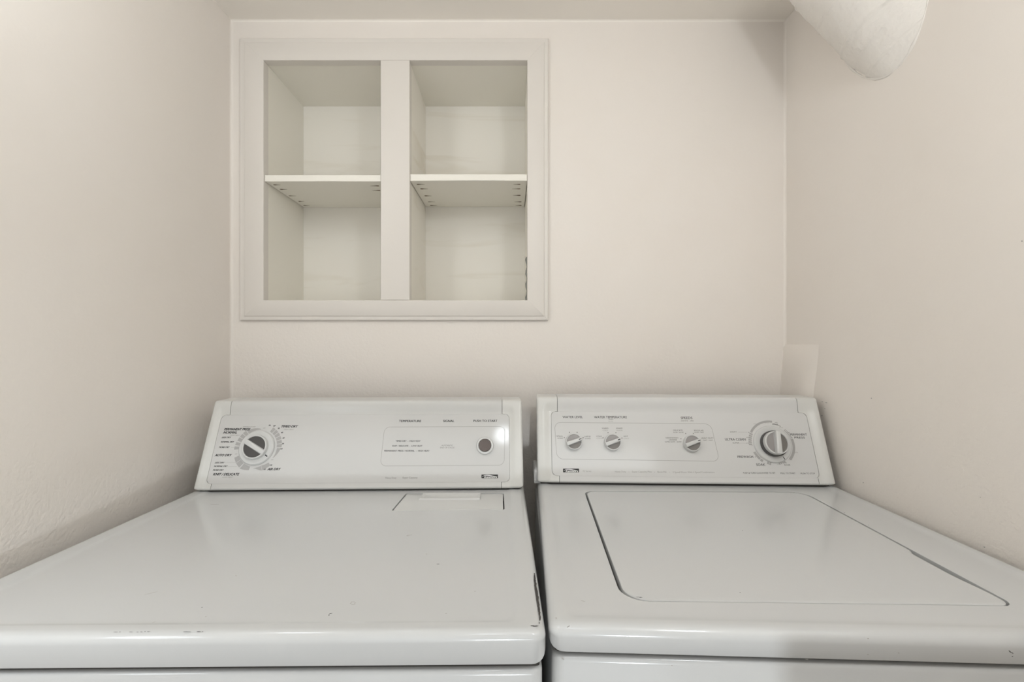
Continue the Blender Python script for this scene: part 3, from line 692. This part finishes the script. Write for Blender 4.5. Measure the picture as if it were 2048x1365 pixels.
texts(fw, [c3('SMALL', 320, 400, 568, 2.6), c3('LOAD', 332, 397, 592, 2.4), c3('LARGE', 655, 730, 572, 2.6), c3('LOAD', 665, 730, 596, 2.4),
           c3('WARM', 865, 942, 473, 2.6), c3('WARM', 1037, 1113, 473, 2.6), c3('COLD', 800, 865, 570, 2.6), c3('HOT', 1130, 1180, 570, 2.6),
           c3('DELICATE', 1727, 1838, 497, 2.6), c3('SLOW - SLOW', 1727, 1850, 520, 1.9), c3('HANDWASH /', 1637, 1795, 588, 2.4), c3('LINGERIE', 1675, 1770, 612, 2.4), c3('ULTRA SLOW - SLOW', 1627, 1825, 635, 2),
           ('REGULAR', 1388.5, 1407.2, 862.9, 2.6), ('SLOW - FAST', 1389, 1408, 866.4, 2), ('HEAVY DUTY', 1402.8, 1427.4, 878.3, 2.7), ('FAST - FAST', 1406.7, 1425.9, 882.2, 2.1),
           c4('6', 583, 595, 520, 2), c4('10', 560, 582, 582, 2), c4('14', 560, 585, 650, 2), c4('10', 1058, 1082, 523, 2), c4('6', 1104, 1114, 583, 2), c4('4', 1117, 1127, 612, 2), c4('SHORT', 363, 443, 515, 2.2), c4('SUPER', 395, 473, 648, 2.2),
           c3('AGITATE  -  SPIN', 1820, 1970, 381, 1.8)], M['greyink'], pan, name='fine_print', bold=0.006)
texts(fw, [c3('RINSE', 947, 1002, 385, 1.8), c3('COLD', 875, 938, 497, 2.4), c3('WARM', 1040, 1113, 498, 2.4), c3('COLD', 802, 875, 593, 2.4), c3('COLD', 1127, 1192, 596, 2.4), c3('70 Series', 635, 738, 990, 2.8),
           ('Heavy Duty', 1230, 1251.7, 945.5, 3.2), ('Super Capacity Plus', 1264, 1303, 945.7, 3.2), ('Quiet-Pak', 1314.6, 1333.4, 946.1, 3.2), ('3 Speed Motor With 4 Speed Combinations', 1345.7, 1429.2, 946.9, 3.2),
           c4('RINSE', 1120, 1180, 762, 2), c4('SPIN', 1065, 1110, 850, 1.8), c4('SPIN', 930, 975, 905, 1.8), c4('SPIN', 780, 825, 405, 1.8), c4('RINSE', 648, 705, 418, 1.8), c4('SPIN', 955, 1000, 463, 1.8), c4('OFF', 840, 865, 396, 1.5), c4('OFF', 612, 640, 678, 1.5), c4('OFF', 720, 745, 828, 1.5), c4('OFF', 855, 880, 880, 1.5)], M['paleink'], pan, name='fine_print', bold=0.0)
bm = bmesh.new(); dots(bm, fw, [(1060+x/6.024, 780+y/6.024) for x, y in ((475, 514), (568, 514), (413, 578), (640, 578), (940, 518), (1035, 518), (880, 580), (1108, 583), (1875, 528), (1968, 528), (1818, 592))], 1.2)
dots(bm, fw, [(1400+665/6.024, 780+810/6.024)], 0.9); mkobj('index_dots', bm, M['greyink'], parent=pan, smooth=0, kind='stuff')
bm = bmesh.new(); dots(bm, fw, [(1258, 944.6), (1309.1, 945), (1339, 945.3)], 0.6)
outline(bm, fw, [(1113.5, 919), (1439.5, 923.5), (1422, 848), (1108.5, 845)], 15, 0.8)
for x0, x1, y in ((1475, 1495, 865), (1480, 1492, 887)): hline(bm, fw, x0, x1, y, 0.4)
mkobj('printed_outline', bm, M['paleink'], parent=pan, smooth=0, kind='stuff')
logo(fw, pan, 1126, 1158, 937.9, 945.4)
cu, cv = fw.uv(1546, 888.5)
bm = bmesh.new(); k = 1.15
ring_poly(bm, fw, cu, cv, 43*k, 47*k, 82, 150, 0.1, 43*k, 47.5*k); segs(bm, fw, cu, cv, 151, 184, 6, 41*k, 47.5*k, 1.4)
ring_poly(bm, fw, cu, cv, 40*k, 45*k, 202, 224, 0.1); segs(bm, fw, cu, cv, 225, 233, 1, 40*k, 45*k, 1)
segs(bm, fw, cu, cv, 243, 255, 2, 38*k, 43*k, 1.2); segs(bm, fw, cu, cv, 275, 298, 4, 37*k, 40*k, 2)
ring_poly(bm, fw, cu, cv, 40*k, 42*k, 80, 58, 0.1); segs(bm, fw, cu, cv, 46, 16, 8, 37*k, 42*k, 1.6); ring_poly(bm, fw, cu, cv, 37*k, 42*k, 15, -48, 0.1, 38*k, 43*k)
mkobj('dial_scale', bm, M['scaleink'], parent=pan, smooth=0, kind='stuff')
knob(was, fw, 1544, 889, 'cycle_dial', 42, 5, 26.5, 24, 84, (M['insl'], M['insm']), stem=(29, 9), bar=0.42, hb=9.0, tick=(-60, 33, 40, 5.05, 0.8))
for i, (px, py, nm) in enumerate(((1147.5, 885, 'water_level_knob'), (1224.5, 886, 'temperature_knob'), (1382.5, 888, 'speed_knob'))):
    knob(was, fw, px, py, nm, None, 0, 19.0, 11, 20, (M['insl'], M['insm']), bar=0.46, hb=5.5, tick=(20, 11, 17, 16.6, 0.9))
random.seed(5)
flakes('scuff_marks', topw, -318.2, [(1112.5, 1237, 1.6, 1.6, 0), (1166, 1203, 5, 1.2, -20)], M['scuff'])
flakes('small_paint_chips', topw, -320.05, [(1281, 1195.5, 5, 1.2, -5), (1275, 1195, 4, .6, 0), (1688.5, 1026.5, 3, 1.5, 0), (1737, 1051, 2, 1.2, 0), (1688, 980, 2, 1.5, 0), (1485, 1062, 1.6, 1.6, 0), (1480, 1186, 1.2, 1.2, 0)], M['chip'])
# scratches on the front lip near the right end
def front_flakes(root, q, items, m, name):
    bm = bmesh.new(); fl, fr = q.c[0], q.c[1]; d = (fr-fl).normalized(); nrm = Vector((d.y, -d.x, 0))
    for px, py, L_, w_, a in items:
        ray = Vector(((px-PX)/F, 1, (PY-py)/F)); o = fl+nrm*0.12; t = o.dot(nrm)/ray.dot(nrm); c = ray*t; pts = []
        for i in range(9):
            b = 2*pi*i/9; r = random.uniform(.6, 1.25); p = (L_/2*cos(b)*r, w_/2*sin(b)*r)
            pts.append(c+d*(p[0]*cos(R(a))-p[1]*sin(R(a)))+Vector((0, 0, 1))*(p[0]*sin(R(a))+p[1]*cos(R(a))))
        loft([[p-nrm*0.11 for p in pts], pts], True, True, bm)
    return mkobj(name, bm, m, parent=root, smooth=0, kind='stuff')
front_flakes(topw, wq, [(2020, 1304, 5, 1.0, -45), (2025, 1307, 3, .8, -40), (2025, 1314, 1.4, .8, 0)], M['chip'], 'front_chips')
front_flakes(topw, wq, [(1736, 1278, 1.8, 1, 0), (1736, 1310, 1.8, 1, 0), (1797, 1307, 2, 1, 0), (1137, 1254, 4, 1.4, 30)], M['scuff'], 'front_scuffs')
front_flakes(bpy.data.objects['cabinet_body.001'], bb, [(1344, 1332, 1.6, 1, 0), (1614, 1316+4, 4, 1, -10), (1126, 1319, 3, .9, -20)], M['scuff'], 'front_scuffs')
for o in bpy.data.objects:
    if 'base' in o: del o['base']
